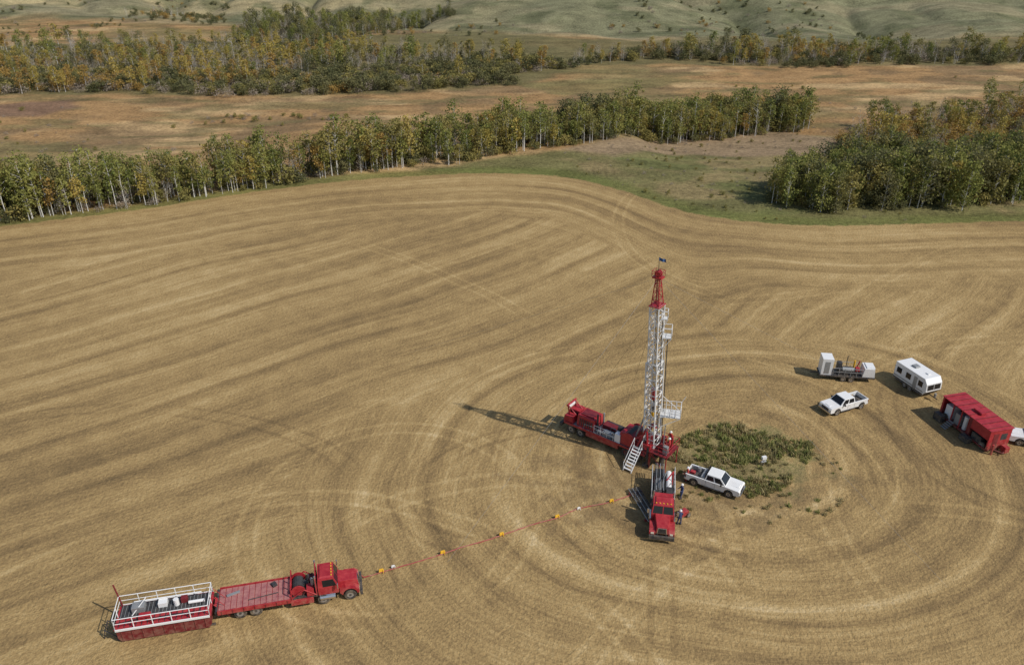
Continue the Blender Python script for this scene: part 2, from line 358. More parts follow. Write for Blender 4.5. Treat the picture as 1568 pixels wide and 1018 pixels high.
def tree(name,seed,h,crown0,rad,nclump,per,lsize,leafm,barkm,stems=1,shape='aspen'):
    rs=np.random.default_rng(seed); b=B(); cl=[]
    for s_ in range(stems):
        ox,oy=(0,0) if stems==1 else rs.normal(size=2)*rad*.35
        lx,ly=rs.normal(size=2)*(.03 if stems==1 else .12)*h
        hh=h*(1 if s_==0 else .6+.35*rs.random())
        pts=[Vector((ox+lx*t*t+rs.normal()*.04*h*.3*t,oy+ly*t*t+rs.normal()*.04*h*.3*t,hh*t-.15*(t==0))) for t in (0,.3,.6,.97)]
        r0=(.012*h if stems==1 else .008*h)
        for q in range(3): b.rod(pts[q],pts[q+1],r0*(1-.3*q),barkm,5,r0*(1-.3*(q+1)))
        nc=max(3,nclump//stems)
        for c_ in range(nc):
            t=crown0+(1-crown0)*((c_+rs.random())/nc)
            seg=0 if t<.3 else (1 if t<.6 else 2); tb=(t-(0,.3,.6)[seg])/(.3,.3,.37)[seg]; base=pts[seg].lerp(pts[seg+1],min(1,tb))
            u=(t-crown0)/(1-crown0)
            pr=rad*((math.sin(math.pi*min(1,.12+u*.85))**.7) if shape=='aspen' else math.sqrt(max(.05,1-(u*.9)**2)))
            an=rs.random()*6.283; rd=pr*(.25+.75*rs.random()**.6)
            tip=(base.x+math.cos(an)*rd,base.y+math.sin(an)*rd,base.z+rd*(.15+.3*rs.random()))
            lowb=base-Vector((0,0,min(rd*.5,base.z*.5)))
            b.rod(lowb,tip,r0*.35,barkm,4,r0*.1)
            cl.append((*tip,rad*(.24+.16*rs.random())))
    V=leaves(rs,cl,per,1.,lsize)
    o=len(b.V); b.V+=[tuple(v) for v in V]; li=b.mi(leafm)
    for q in range(len(V)//4): b.F.append((o+4*q,o+4*q+1,o+4*q+2,o+4*q+3)); b.I.append(li)
    me=bpy.data.meshes.new(name); me.from_pydata(b.V,[],b.F); me.polygons.foreach_set('material_index',b.I)
    for m in b.mats: me.materials.append(m)
    return bpy.data.objects.new(name,me)
def tuft(name,seed,h,n,m):
    rs=np.random.default_rng(seed); V=[];Fc=[]
    for i in range(n):
        a=rs.random()*6.28; r=rs.random()*.35; x,y=r*math.cos(a),r*math.sin(a); l=h*(.5+.6*rs.random()); ox,oy=rs.normal(size=2)*.35*l; w=.03+.03*rs.random(); t=rs.random()*3.14
        o=len(V); V+=[(x-w*math.cos(t),y-w*math.sin(t),-.02),(x+w*math.cos(t),y+w*math.sin(t),-.02),(x+ox*.5+w*math.cos(t),y+oy*.5+w*math.sin(t),l*.6),(x+ox,y+oy,l)]; Fc.append((o,o+1,o+2,o+3))
    me=bpy.data.meshes.new(name); me.from_pydata(V,[],Fc); me.materials.append(m); return bpy.data.objects.new(name,me)
lib=bpy.data.collections.new("plant_library"); kinds={}; cnt=0
def reg(kind,o):
    global cnt
    o.name="v%03d_%s"%(cnt,kind); lib.objects.link(o); kinds.setdefault(kind,[]).append(cnt); cnt+=1
for i in range(8): reg('aspen',tree("a",10+i,6.6+i*.5,.28+.06*(i%3),1.0+.11*((i*3)%8),13,32,.18,(L_G,L_G,L_OL,L_G,L_G,L_OL,L_G,L_G)[i],BARK))
for i in range(4): reg('aspeny',tree("a",30+i,7.0+.4*i,.32,1.25,13,34,.19,(L_O,L_Y,L_Y,L_OL)[i],BARK))
for i in range(4): reg('full',tree("a",40+i,8.+.5*i,.12,1.8+.1*i,23,34,.22,(L_OL,L_G,L_G,L_D)[i],BARK))
for i in range(3): reg('shrub',tree("a",50+i,3.6,.08,1.9,17,28,.22,L_D,BARKD,3,'dome'))
for i in range(2): reg('shrubol',tree("a",60+i,3.2,.08,1.8,17,28,.22,L_OL,BARKD,3,'dome'))
for i in range(2): reg('shrubor',tree("a",64+i,3.0,.08,1.7,15,28,.20,L_O,BARKD,3,'dome'))
for i in range(3): reg('bare',tree("a",70+i,6.5,.2,1.4,22,14,.09,L_B,BARK,2))
for i in range(2): reg('scrub',tree("a",76+i,2.4,.06,1.6,15,20,.14,L_B,BARKD,3,'dome'))
for i in range(3): reg('weed',tuft("t",80+i,.5,34,L_GR))
for i in range(2): reg('dryweed',tuft("t",90+i,.45,34,L_DW))
def geo(name,pts,rotz,sc,idx):
    me=bpy.data.meshes.new(name); n=len(pts); me.vertices.add(n); me.vertices.foreach_set('co',np.array(pts,np.float32).ravel())
    me.attributes.new('rz','FLOAT','POINT').data.foreach_set('value',np.array(rotz,np.float32))
    me.attributes.new('sc','FLOAT_VECTOR','POINT').data.foreach_set('vector',np.array(sc,np.float32).ravel())
    me.attributes.new('ix','INT','POINT').data.foreach_set('value',np.array(idx,np.int32)); me.update()
    o=bpy.data.objects.new(name,me); S.collection.objects.link(o)
    g=bpy.data.node_groups.new(name+"_nodes",'GeometryNodeTree'); g.interface.new_socket('Geometry',in_out='INPUT',socket_type='NodeSocketGeometry'); g.interface.new_socket('Geometry',in_out='OUTPUT',socket_type='NodeSocketGeometry')
    gi=g.nodes.new('NodeGroupInput'); gO=g.nodes.new('NodeGroupOutput'); ip=g.nodes.new('GeometryNodeInstanceOnPoints'); ci=g.nodes.new('GeometryNodeCollectionInfo')
    ci.inputs['Collection'].default_value=lib; ci.inputs['Separate Children'].default_value=True; ci.inputs['Reset Children'].default_value=True
    def na(n_,t):
        a=g.nodes.new('GeometryNodeInputNamedAttribute'); a.data_type=t; a.inputs['Name'].default_value=n_; return [q for q in a.outputs if q.enabled][0]
    cx=g.nodes.new('ShaderNodeCombineXYZ'); g.links.new(na('rz','FLOAT'),cx.inputs[2]); er=g.nodes.new('FunctionNodeEulerToRotation'); g.links.new(cx.outputs[0],er.inputs[0])
    L=g.links.new; L(gi.outputs[0],ip.inputs['Points']); L(ci.outputs[0],ip.inputs['Instance']); ip.inputs['Pick Instance'].default_value=True
    L(na('ix','INT'),ip.inputs['Instance Index']); L(er.outputs[0],ip.inputs['Rotation']); L(na('sc','FLOAT_VECTOR'),ip.inputs['Scale']); L(ip.outputs[0],gO.inputs[0])
    o.modifiers.new('scatter','NODES').node_group=g
def scatter(name,poly,spacing,mixf,smin,smax,photo=True,keep=1.,jit=.5,rs=np.random.default_rng(5),thr=None,wobb=9):
    w=W(poly) if photo else np.array(poly); x0,y0=w.min(0);x1,y1=w.max(0)
    gx_,gy_=np.meshgrid(np.arange(x0,x1,spacing),np.arange(y0,y1,spacing)); gx_=gx_.ravel()+rs.uniform(-jit,jit,gx_.size)*spacing*1.3; gy_=gy_.ravel()+rs.uniform(-jit,jit,gy_.size)*spacing*1.3
    ok=inpoly(gx_+(fbm(gx_,gy_,12,31)-.5)*wobb*photo,gy_+(fbm(gx_,gy_,12,37)-.5)*wobb*photo,w)&(rs.random(gx_.size)<keep)
    if thr: ok&=fbm(gx_,gy_,thr[0],61)>thr[1]
    if photo: ok&=edist(gx_,gy_)>1.5
    gx_,gy_=gx_[ok],gy_[ok]; n=len(gx_); z=terr(gx_,gy_); nn=fbm(gx_,gy_,26,41); idx=[]
    for q in range(n): 
        kd=mixf(nn[q]+rs.normal()*.05,rs.random()); idx.append(kinds[kd][rs.integers(len(kinds[kd]))])
    s=rs.uniform(smin,smax,n)*(.6+.8*fbm(gx_,gy_,11,51)); sc=np.stack([s*rs.uniform(.85,1.2,n),s*rs.uniform(.85,1.2,n),s],1)
    geo(name,np.stack([gx_,gy_,z],1),rs.uniform(0,6.28,n),sc,idx); print(name,n)
def mA(n,r):
    if n>.58: return 'aspen' if r<.6 else ('aspeny' if r<.85 else ('shrubol' if r<.95 else 'bare'))
    if n<.42: return 'aspen' if r<.7 else ('full' if r<.85 else ('shrub' if r<.95 else 'aspeny'))
    return 'aspen' if r<.84 else ('full' if r<.88 else ('aspeny' if r<.93 else ('shrubol' if r<.97 else 'bare')))
belt=[(-200,366),(0,345),(200,322),(400,290),(500,274),(640,257),(750,242),(850,227),(980,214),(1180,206),(1240,202),(1240,190),(1050,190),(860,207),(700,226),(560,244),(400,266),(200,290),(0,316),(-200,330)]
scatter("aspen_grove",belt,1.75,mA,.68,1.1,keep=.95,wobb=10,thr=(9,.3))
scatter("aspen_undergrowth",belt,2.6,lambda n,r:'shrub' if r<.4 else ('shrubol' if r<.75 else 'scrub'),.3,.7,wobb=6)
scatter("aspen_grove",[(1020,190),(1120,180),(1245,182),(1245,202),(1120,204)],2.6,lambda n,r:'full' if r<.35 else ('aspen' if r<.7 else ('shrubol' if r<.85 else 'aspeny')),.7,1.05)
clump=[(1172,306),(1205,318),(1260,325),(1400,320),(1568,313),(1770,310),(1770,258),(1568,262),(1400,266),(1260,276),(1190,288)]
scatter("aspen_grove",clump,2.2,lambda n,r:'full' if r<.45 else ('aspen' if r<.93 else ('aspeny' if r<.97 else 'shrub')),.78,1.1)
scatter("aspen_undergrowth",clump,3.,lambda n,r:'shrub' if r<.6 else 'shrubol',.35,.75)
scatter("autumn_shrubs",[(1290,238),(1400,250),(1568,248),(1770,245),(1770,180),(1568,172),(1500,190),(1330,205),(1290,220)],2.9,lambda n,r:'shrubor' if r<.42 else ('shrubol' if r<.64 else ('bare' if r<.78 else ('scrub' if r<.86 else 'aspeny'))),.7,1.15)
scatter("autumn_trees",[(1310,205),(1330,190),(1500,178),(1500,165),(1568,160),(1770,160),(1770,190),(1568,195),(1400,208)],3.4,lambda n,r:'bare' if r<.5 else ('aspeny' if r<.75 else 'aspen'),.75,1.05)
def mF(n,r):
    if n<.45: return 'shrub' if r<.6 else ('scrub' if r<.85 else 'shrubol')
    if n<.55: return 'shrubol' if r<.45 else ('shrub' if r<.7 else 'scrub')
    return 'scrub' if r<.3 else ('shrubor' if r<.6 else ('shrub' if r<.85 else 'aspeny'))
def mBk(n,r):
    if n<.44: return 'bare' if r<.6 else ('full' if r<.75 else 'shrub')
    if n<.52: return 'aspeny' if r<.55 else ('bare' if r<.75 else 'shrubol')
    if n<.6: return 'aspen' if r<.35 else ('aspeny' if r<.6 else 'shrub')
    return 'bare' if r<.5 else ('aspeny' if r<.85 else 'shrubor')
scatter("river_willows",[(-200,148),(0,144),(200,142),(430,149),(620,140),(790,130),(760,116),(860,107),(860,96),(720,100),(560,112),(430,118),(200,116),(0,118),(-200,118)],3.3,mF,.75,1.2)
scatter("river_woodland",[(-200,118),(0,118),(200,116),(430,118),(560,112),(720,100),(870,98),(700,86),(600,88),(480,86),(350,84),(0,92),(-200,94)],4.,mBk,.7,1.15)
scatter("river_woodland",[(-200,90),(0,88),(350,80),(480,82),(600,84),(590,70),(480,66),(350,64),(0,74),(-200,76)],5.4,mBk,.7,1.1,keep=.8)
scatter("hillside_trees",[(350,64),(370,44),(400,34),(540,24),(680,20),(700,26),(640,44),(560,58),(500,78),(400,72)],4.,lambda n,r:'full' if r<.3 else ('shrub' if r<.75 else 'bare'),.65,1.0)
scatter("hillside_trees",[(180,30),(260,34),(345,40),(350,30),(260,22),(190,20)],5.,lambda n,r:'shrub' if r<.6 else ('bare' if r<.8 else 'shrubor'),.5,.9,keep=.6)
scatter("distant_tree_belt",[(860,106),(1000,90),(1100,99),(1300,100),(1568,98),(1770,97),(1770,80),(1400,80),(1200,78),(1060,78),(960,84),(870,97)],3.6,lambda n,r:(mF(n,r*2) if r<.45 else mBk(n,min(1,(r-.45)/.55))),.7,1.15)
scatter("meadow_shrubs",[(270,188),(380,176),(540,178),(550,184),(420,186),(290,194)],3.2,lambda n,r:'shrubol' if r<.5 else 'scrub',.25,.5,keep=.6)
scatter("meadow_shrubs",[(1200,104),(1300,105),(1300,99),(1210,97)],3.,lambda n,r:'shrub',.6,.9)
scatter("meadow_shrubs",[(620,250),(860,150),(1770,105),(1770,160),(1290,200),(860,200),(0,320),(-200,300),(-200,170),(620,150)],6.,lambda n,r:'scrub' if r<.6 else 'shrubol',.12,.34,thr=(35,.56),keep=.5)
scatter("gully_shrubs",gully,4.,lambda n,r:'scrub' if r<.5 else 'shrubol',.1,.26,thr=(20,.5),keep=.6)
scatter("hill_bushes",[(-200,60),(1770,50),(1770,-60),(-200,-60)],6.,lambda n,r:'shrub' if r<.5 else ('scrub' if r<.8 else 'shrubor'),.15,.7,keep=.6,thr=(60,.58))
th=np.linspace(0,2*math.pi,24)[:-1]
scatter("lease_weeds",[(WCX+WRX*1.1*math.cos(t)*(1+.2*math.sin(3*t)),WCY+WRY*1.1*math.sin(t)*(1+.18*math.cos(4*t))) for t in th],.42,lambda n,r:'weed' if r<.55 else 'dryweed',.3,1.2,photo=False,keep=.7,thr=(2.6,.43))
scatter("lease_weeds",[(WCX-11*math.cos(t),WCY-3+8*math.sin(t)) for t in th],.8,lambda n,r:'weed' if r<.3 else 'dryweed',.3,.8,photo=False,keep=.5,thr=(4,.5))
# ------------------------------------------------------------------ vehicles
def arch(cx,r,z0,n=7): return [(cx+r*math.cos(math.pi*(1-i/n)),z0+r*math.sin(math.pi*(1-i/n))) for i in range(n+1)]
def pickup(name,px,py,hd,body=WHITE,rack=False):
    b=B(); z0=.5
    prof=[(-.82,z0)]+arch(1.78,.5,z0)+[(2.78,z0),(2.86,.62),(2.88,1.02),(2.75,1.14),(1.35,1.22),(-.82,1.22)]
    b.prism(prof,-.97,.97,body)
    for s in (-1,1):
        pr=[(-2.88,.55),(-2.85,z0+.05)]+arch(-1.95,.5,z0)+[(-.83,z0),(-.83,1.24),(-2.88,1.24)]
        b.prism(pr,s*.97-(.14 if s>0 else 0),s*.97+(.14 if s<0 else 0),body)
        for wx_ in (1.78,-1.95):
            b.wheel((wx_,s*.86,.4),.4,.26); 
        b.box((.95,s*1.1,1.32),(.14,.22,.2),BLACK)
        b.bb(2.7,2.895,s*.93-.0 if s<0 else .58,s*.58 if s<0 else .93,.84,1.02,LAMP)
        b.bb(-2.9,-2.8,min(s*.98,s*.8),max(s*.98,s*.8),.8,1.15,DRED)
        b.bb(-.85,1.2,min(s*1.06,s*.9),max(s*1.06,s*.9),.40,.47,BLACK)
        for dx in (.28,-.72): b.bb(dx,dx+.02,s*.975-.004,s*.975+.004,.6,1.2,DARK)
        b.bb(.0,.18,min(s*.985,s*.97),max(s*.985,s*.97),1.02,1.06,BLACK)
    b.bb(-2.8,-.83,-.83,.83,.6,.72,DARK); b.bb(-2.89,-2.8,-.8,.8,.6,1.23,body)
    b.bb(-2.3,2.4,-.7,.7,.35,.6,DARK)
    b.bb(2.8,3.0,-.95,.95,.5,.7,CHROME); b.bb(-3.02,-2.9,-.9,.9,.5,.66,CHROME); b.bb(2.84,2.91,-.55,.55,.74,1.04,BLACK)
    b.bb(1.5,2.6,-.35,.35,1.14,1.2,body)
    bt=[(-.84,-.92,1.2),(1.42,-.92,1.2),(1.42,.92,1.2),(-.84,.92,1.2)]; tp=[(-.68,-.74,1.88),(.72,-.74,1.88),(.72,.74,1.88),(-.68,.74,1.88)]
    b.hexa(bt+tp,body)
    fr=[bt[1],bt[2],tp[2],tp[1]]; bk=[bt[3],bt[0],tp[0],tp[3]]; rt=[bt[0],bt[1],tp[1],tp[0]]; lf=[bt[2],bt[3],tp[3],tp[2]]
    b.panel(fr,.05,.95,.1,.93,.012,GLASS); b.panel(bk,.08,.92,.2,.88,.012,GLASS)
    for q,a1,a2 in ((rt,(.06,.46),(.52,.92)),(lf,(.08,.48),(.54,.94))):
        for u0,u1 in (a1,a2): b.panel(q,u0,u1,.14,.86,.012,GLASS)
    if rack:
        b.bb(-2.7,-.9,-.7,.7,.73,1.1,DARK); b.bb(-1.3,-.88,-.85,.85,1.0,1.4,GREY); b.rod((-1.8,.3,1.0),(-1.8,.3,1.6),.2,GREY,10); b.box((-2.3,-.3,1.2),(.5,.4,.3),RED)
        b.rail([(-.86,-.8,1.2),(-.86,.8,1.2)],.72,BLACK,.035,.5)
    x,y=P(px,py); b.obj(name,(x,y,0),hd,.035)
pickup("pickup_truck",1093,745,math.radians(-31),rack=True)
pickup("pickup_truck",1290,625,math.radians(203))
pickup("pickup_truck",1584,680,math.radians(160))
def truck_front(b,xc,W_=2.4,body=RED,sleeper=0,fx=None):
    """conventional cab; cab rear wall at xc; hood forward"""
    bt=[(xc,-W_/2+.1,1.05),(xc+1.75,-W_/2+.1,1.05),(xc+1.75,W_/2-.1,1.05),(xc,W_/2-.1,1.05)]
    b.hexa(bt+[(a,c,1.85) for a,c,_ in bt],body)
    bt=[(a,c,1.85) for a,c,_ in bt]; tp=[(xc+.06,-W_/2+.22,2.72),(xc+1.4,-W_/2+.22,2.72),(xc+1.4,W_/2-.22,2.72),(xc+.06,W_/2-.22,2.72)]
    b.hexa(bt+tp,body)
    b.box((xc+.75,0,2.78),(1.2,W_-.7,.12),body,tx=.8,ty=.85)
    for i in (-.7,-.35,0,.35,.7): b.box((xc+1.25,i,2.86),(.1,.12,.08),YEL)
    b.panel([bt[1],bt[2],tp[2],tp[1]],.05,.48,.1,.9,.012,GLASS); b.panel([bt[1],bt[2],tp[2],tp[1]],.52,.95,.1,.9,.012,GLASS)
    b.panel([bt[0],bt[1],tp[1],tp[0]],.25,.93,.08,.85,.012,GLASS); b.panel([bt[2],bt[3],tp[3],tp[2]],.07,.75,.08,.85,.012,GLASS); b.panel([bt[3],bt[0],tp[0],tp[3]],.2,.8,.3,.8,.012,GLASS)
    x0=xc+1.72; x1=x0+1.75
    hb=[(x0,-.8,1.0),(x1,-.6,1.0),(x1,.6,1.0),(x0,.8,1.0)]; ht=[(x0,-.72,1.95),(x1-.1,-.5,1.68),(x1-.1,.5,1.68),(x0,.72,1.95)]
    b.hexa(hb+ht,body); b.panel([hb[1],hb[2],ht[2],ht[1]],.1,.9,.05,.88,.03,CHROME); b.panel([hb[1],hb[2],ht[2],ht[1]],.16,.84,.1,.82,.045,BLACK)
    fxx=x0+.95
    for s in (-1,1):
        pr=[(fxx-.85,1.0)]+arch(fxx,.62,.72)[0:]+[(fxx+.8,.75),(fxx+.82,1.1),(fxx+.5,1.38),(fxx-.35,1.42),(fxx-.85,1.25)]
        b.prism(pr,min(s*.62,s*W_/2),max(s*.62,s*W_/2),body)
        b.wheel((fxx,s*(W_/2-.2),.54),.54,.34)
        b.box((x1-.05,s*.9,1.0),(.14,.3,.22),LAMP); b.rod((xc-.15,s*.95,.9),(xc-.15,s*.95,3.2),.08,CHROME,8)
        b.rod((xc+1.6,s*1.15,2.0),(xc+1.7,s*1.42,2.0),.02,DARK); b.box((xc+1.7,s*1.42,2.15),(.08,.2,.5),CHROME)
        b.rod((xc+.1,s*1.0,.75),(xc+1.4,s*1.0,.75),.3,CHROME,12)
    b.bb(x1+.05,x1+.28,-W_/2,W_/2,.45,.85,DARK)
    for s in (-1,1): b.bb(0.05,x1,s*.42-.07,s*.42+.07,.75,1.02,DARK)
    return fxx
# winch truck with trailer-length deck, lower left
b=B(); truck_front(b,8.35)
for xw in (1.75,3.05,9.0-.25):
    for s in (-1,1):
        b.wheel((xw,s*1.02,.54),.54,.34); b.wheel((xw,s*.66,.54),.54,.3)
b.bb(0,6.0,-1.3,1.3,1.12,1.32,RED); 
for i in range(12): b.bb(.08+i*.49,.08+i*.49+.44,-1.22,1.22,1.325,1.36,DECK)
for s in (-1,1):
    b.bb(0,6.0,s*1.36-.05,s*1.36+.05,1.0,1.42,RED)
    for i in range(7): b.bb(.3+i*.9,.38+i*.9,s*1.42-.02,s*1.42+.02,1.0,1.4,DRED)
    b.bb(.9,3.9,min(s*1.2,s*.6),max(s*1.2,s*.6),1.07,1.11,DARK)
b.box((1.2,.4,1.42),(1.1,.25,.1),GREY,rz=.3); b.rod((2.5,-.6,1.42),(5.0,-.3,1.42),.04,DARK); b.box((4.6,.7,1.45),(.4,.5,.2),DARK,rz=.5)
b.rod((-.1,-1.3,1.2),(-.1,1.3,1.2),.16,DARK,10)
b.bb(-.35,0,-1.0,1.0,.5,.7,DARK)
b.bb(5.9,8.2,-1.05,1.05,.95,1.15,DARK); b.rod((6.7,-.8,1.65),(6.7,.8,1.65),.42,DRED,14); b.rod((6.7,-.55,1.65),(6.7,.55,1.65),.5,DARK,14)
b.rod((6.7,-.85,1.65),(6.7,-.8,1.65),.62,RED,16); b.rod((6.7,.8,1.65),(6.7,.85,1.65),.62,RED,16)
b.bb(7.4,8.0,-1.1,-.3,1.15,1.9,RED); b.bb(7.45,8.0,.3,1.1,1.15,1.65,DRED); b.box((7.3,0,1.5),(.5,.5,.8),DARK); b.rail([(8.22,-1.1,1.2),(8.22,1.1,1.2)],1.7,RED,.05,.55); b.rail([(6.1,-1.15,1.15),(6.1,1.15,1.15)],1.2,RED,.05,.8)
for s in (-1,1):
    b.bb(6.0,7.9,min(s*1.3,s*.95),max(s*1.3,s*.95),.55,1.0,RED); b.rod((6.1,s*1.1,1.2),(7.2,s*1.1,2.0),.06,RED); b.rod((7.2,s*1.1,2.0),(8.2,s*1.1,1.2),.06,RED)
b.rod((7.5,.0,1.7),(7.6,.1,2.5),.1,DARK,8); b.rod((7.9,-.6,2.0),(7.9,-.6,2.7),.12,GREY,8)
b.path([(6.3,.9,1.2),(6.8,1.0,1.5),(7.3,.8,1.3),(7.9,1.0,1.8)],.05,BLACK); b.path([(6.2,-.9,1.3),(7.0,-.95,1.2),(7.4,-.9,2.0)],.04,BLACK)
x,y=P(337,952); x2,y2=P(549,916); hd=math.atan2(y2-y,x2-x)
b.obj("winch_truck",(x-math.sin(hd)*1.2,y+math.cos(hd)*1.2,0),hd,.03)
# mud tank
b=B(); L=7.4
b.prism([(0.25,.12),(L-.25,.12),(L,.5),(L,1.5),(0,1.5),(0,.5)],-1.25,1.25,DRED)
for i in range(9): b.bb(.35+i*.82,.45+i*.82,-1.31,-1.25,.3,1.45,DRED)
b.bb(-.1,L+.1,-1.34,1.34,1.5,1.6,RED)
b.bb(0,L,-1.42,-1.34,1.42,1.64,WHITE); b.bb(0,L,1.34,1.42,1.42,1.64,WHITE)
b.bb(.1,L-.1,-.2,1.25,1.605,1.66,DARK)
for i in range(24): b.bb(.2+i*.3,.24+i*.3,-.15,1.2,1.665,1.69,GREY)
for i in range(16): b.bb(.2+i*.45,.25+i*.45,-1.2,-.22,1.605,1.65,DARK)
for s in (-1,1): b.bb(-.2,L+.2,s*.9-.1,s*.9+.1,0,.14,DARK)
b.rail([(0,-1.3,1.6),(L,-1.3,1.6),(L,1.3,1.6),(0,1.3,1.6),(0,-1.3,1.6)],1.1,WHITE,.04,1.45)
b.box((1.6,.5,1.95),(1.0,.8,.55),GREY); b.box((3.5,.6,1.9),(.7,.6,.45),WHITE); b.box((2.2,-.5,1.8),(.9,.6,.35),RED); b.rod((4.6,.4,1.65),(4.6,.4,2.3),.22,WHITE,12); b.rod((5.6,.2,1.9),(6.9,.2,1.9),.14,WHITE,10); b.rod((1.2,.9,2.2),(6.6,.9,2.2),.06,WHITE)
b.rod((1.1,-.1,1.65),(2.3,.6,2.8),.05,WHITE); b.box((5.2,.7,1.9),(.5,.5,.5),DRED); b.path([(.5,-.8,1.7),(1.5,-.6,1.75),(2.8,-.9,1.7),(4.5,-.7,1.75),(6,-.9,1.7)],.05,BLACK)
b.rod((.15,1.2,1.5),(-.15,1.35,4.0),.07,DRED); 
for i in range(6): b.box((L+.35+i*.16,.2,1.45-i*.25),(.22,.8,.05),RED)
for s in (-.24,.64): b.rod((L+.2,s,1.6),(L+1.3,s,.05),.05,RED); b.rod((L+.2,s,2.6),(L+1.3,s,1.0),.03,RED); b.rod((L+1.3,s,1.0),(L+1.3,s,0),.03,RED)
for s in (-1,1): b.rod((-.1,s*.9,.3),(-1.1,s*.5,.9),.06,DARK); b.rod((-1.1,s*.5,.9),(-1.3,s*.5,0),.05,DARK)
b.rod((-1.1,-.6,.9),(-1.1,.6,.9),.05,DARK)
x,y=P(183,984); x2,y2=P(318,962); hd=math.atan2(y2-y,x2-x)
b.obj("mud_tank",(x-math.sin(hd)*1.25,y+math.cos(hd)*1.25,0),hd,.02)
# ground line with markers
b=B(); pl=[(550,886),(584,877),(640,861),(678,848),(725,834),(768,820),(810,806),(853,793),(885,780),(935,769),(975,756)]
pw=[P(*p) for p in pl]; pts=[]
for (a_,b_),(c_,d_) in zip(pw[:-1],pw[1:]):
    for t in np.linspace(0,1,6)[:-1]: 
        xx,yy_=a_+(c_-a_)*t,b_+(d_-b_)*t; pts.append((xx+.06*math.sin(xx*1.7),yy_+.05*math.sin(xx*1.1),.08+.04*math.sin(xx*3)**2))
pts[0]=(pts[0][0],pts[0][1],.7)
b.path(pts,.05,RED,6)
for p,mt in (((584,876),YEL),((602,869),WHITE),((678,848),YEL),((768,820),YEL),((853,793),YEL),((886,780),WHITE),((936,769),YEL)):
    x,y=P(*p); k=.68 if mt is YEL else .5
    for s in (-1,1): b.rod((x-.1,y+s*.2*k,0),(x-.05,y+s*.03,.55*k),.03,mt); b.rod((x+.2,y+s*.2*k,0),(x+.15,y+s*.03,.55*k),.03,mt)
    b.box((x,y,.42*k+.02),(.72*k,.3*k,.42*k),mt,rz=.35,tx=.8,ty=.4)
b.obj("flagged_hose_line",bevel=.015)
# ------------------------------------------------------------------ rig
rig=bpy.data.objects.new("drilling_rig",None); S.collection.objects.link(rig)
wx0,wy0=15.8,70.0; yaw=math.atan2(77.3-70.0,6.4-15.8)
b=B()
for s in (-1,1): b.bb(.2,11.6,s*.45-.1,s*.45+.1,.85,1.2,DRED)
for xw in (1.9,3.2,9.2,10.5):
    for s in (-1,1):
        b.wheel((xw,s*1.05,.54),.54,.36,rim=(RIM if xw>8 else DRED))
        if xw<5: b.wheel((xw,s*.68,.54),.54,.3)
b.bb(.8,11.4,-1.25,1.25,1.2,1.32,GREY)
for s in (-1,1):
    b.bb(4.2,8.4,min(s*1.3,s*1.0),max(s*1.3,s*1.0),.6,1.19,RED); b.bb(.8,11.4,s*1.3-.04,s*1.3+.04,1.15,1.4,RED)
    b.bb(8.5,11.3,min(s*1.3,s*.85),max(s*1.3,s*.85),1.1,1.3,RED)
b.bb(10.1,11.7,-1.25,.1,.8,1.5,RED)
bt=[(10.0,-1.25,1.5),(11.75,-1.25,1.5),(11.75,.15,1.5),(10.0,.15,1.5)]; tp=[(10.1,-1.15,2.5),(11.4,-1.15,2.5),(11.4,.05,2.5),(10.1,.05,2.5)]
b.hexa(bt+tp,RED); b.panel([bt[1],bt[2],tp[2],tp[1]],.08,.92,.1,.9,.012,GLASS); b.panel([bt[2],bt[3],tp[3],tp[2]],.15,.85,.1,.85,.012,GLASS)
b.box((10.9,.75,1.75),(1.3,.9,.8),RED,tx=.8); b.bb(11.7,12.0,-1.3,1.3,.55,.95,DARK)
b.box((8.7,0,2.0),(2.3,2.1,1.4),RED,tx=.95,ty=.88); b.box((8.7,0,2.76),(1.6,1.2,.14),DRED)
for i in range(7): b.bb(7.8+i*.26,7.92+i*.26,1.0,1.06,1.55,2.4,DARK)
b.rod((7.4,.5,1.4),(7.4,.5,3.4),.12,DARK,10); b.rod((7.2,-.5,1.4),(7.2,-.5,3.2),.1,GREY,10)
for s in (-1,1): b.rod((11.0,s*.7,1.5),(11.3,s*.7,3.3),.09,RED); b.rod((10.2,s*.7,2.4),(11.3,s*.7,3.3),.07,RED)
b.rod((11.3,-.9,3.3),(11.3,.9,3.3),.12,RED,8); b.box((11.3,0,3.0),(.25,1.2,.3),WHITE)
b.box((6.2,-.5,1.7),(1.6,1.1,.75),DRED); b.box((5.9,.65,1.6),(1.1,.7,.5),GREY); b.rod((4.6,-.9,1.75),(6.9,-.9,1.75),.35,DARK,12); b.rod((4.3,.85,1.6),(7.1,.85,1.6),.16,GREY,8)
b.box((4.4,.9,1.9),(.7,.6,1.1),WHITE); b.box((5.2,.1,1.5),(.5,.9,.35),DARK)
rs_=random.Random(11)
for i in range(16): # hydraulic hoses and lines over the deck
    xa=rs_.uniform(1.4,7); ya=rs_.uniform(-1.1,1.1); xb=xa+rs_.uniform(.5,2); yb=max(-1.1,min(1.1,ya+rs_.uniform(-.5,.5)))
    b.path([(xa,ya,1.35),(xa+.1,ya,1.9+rs_.random()*.4),(xb,yb,1.8+rs_.random()*.6),(xb+.1,yb,1.35)],.035,BLACK if i%2 else GREY,5)
b.rail([(7.4,1.22,1.4),(4.9,1.22,1.4)],1.0,STEELW,.03,.8); 
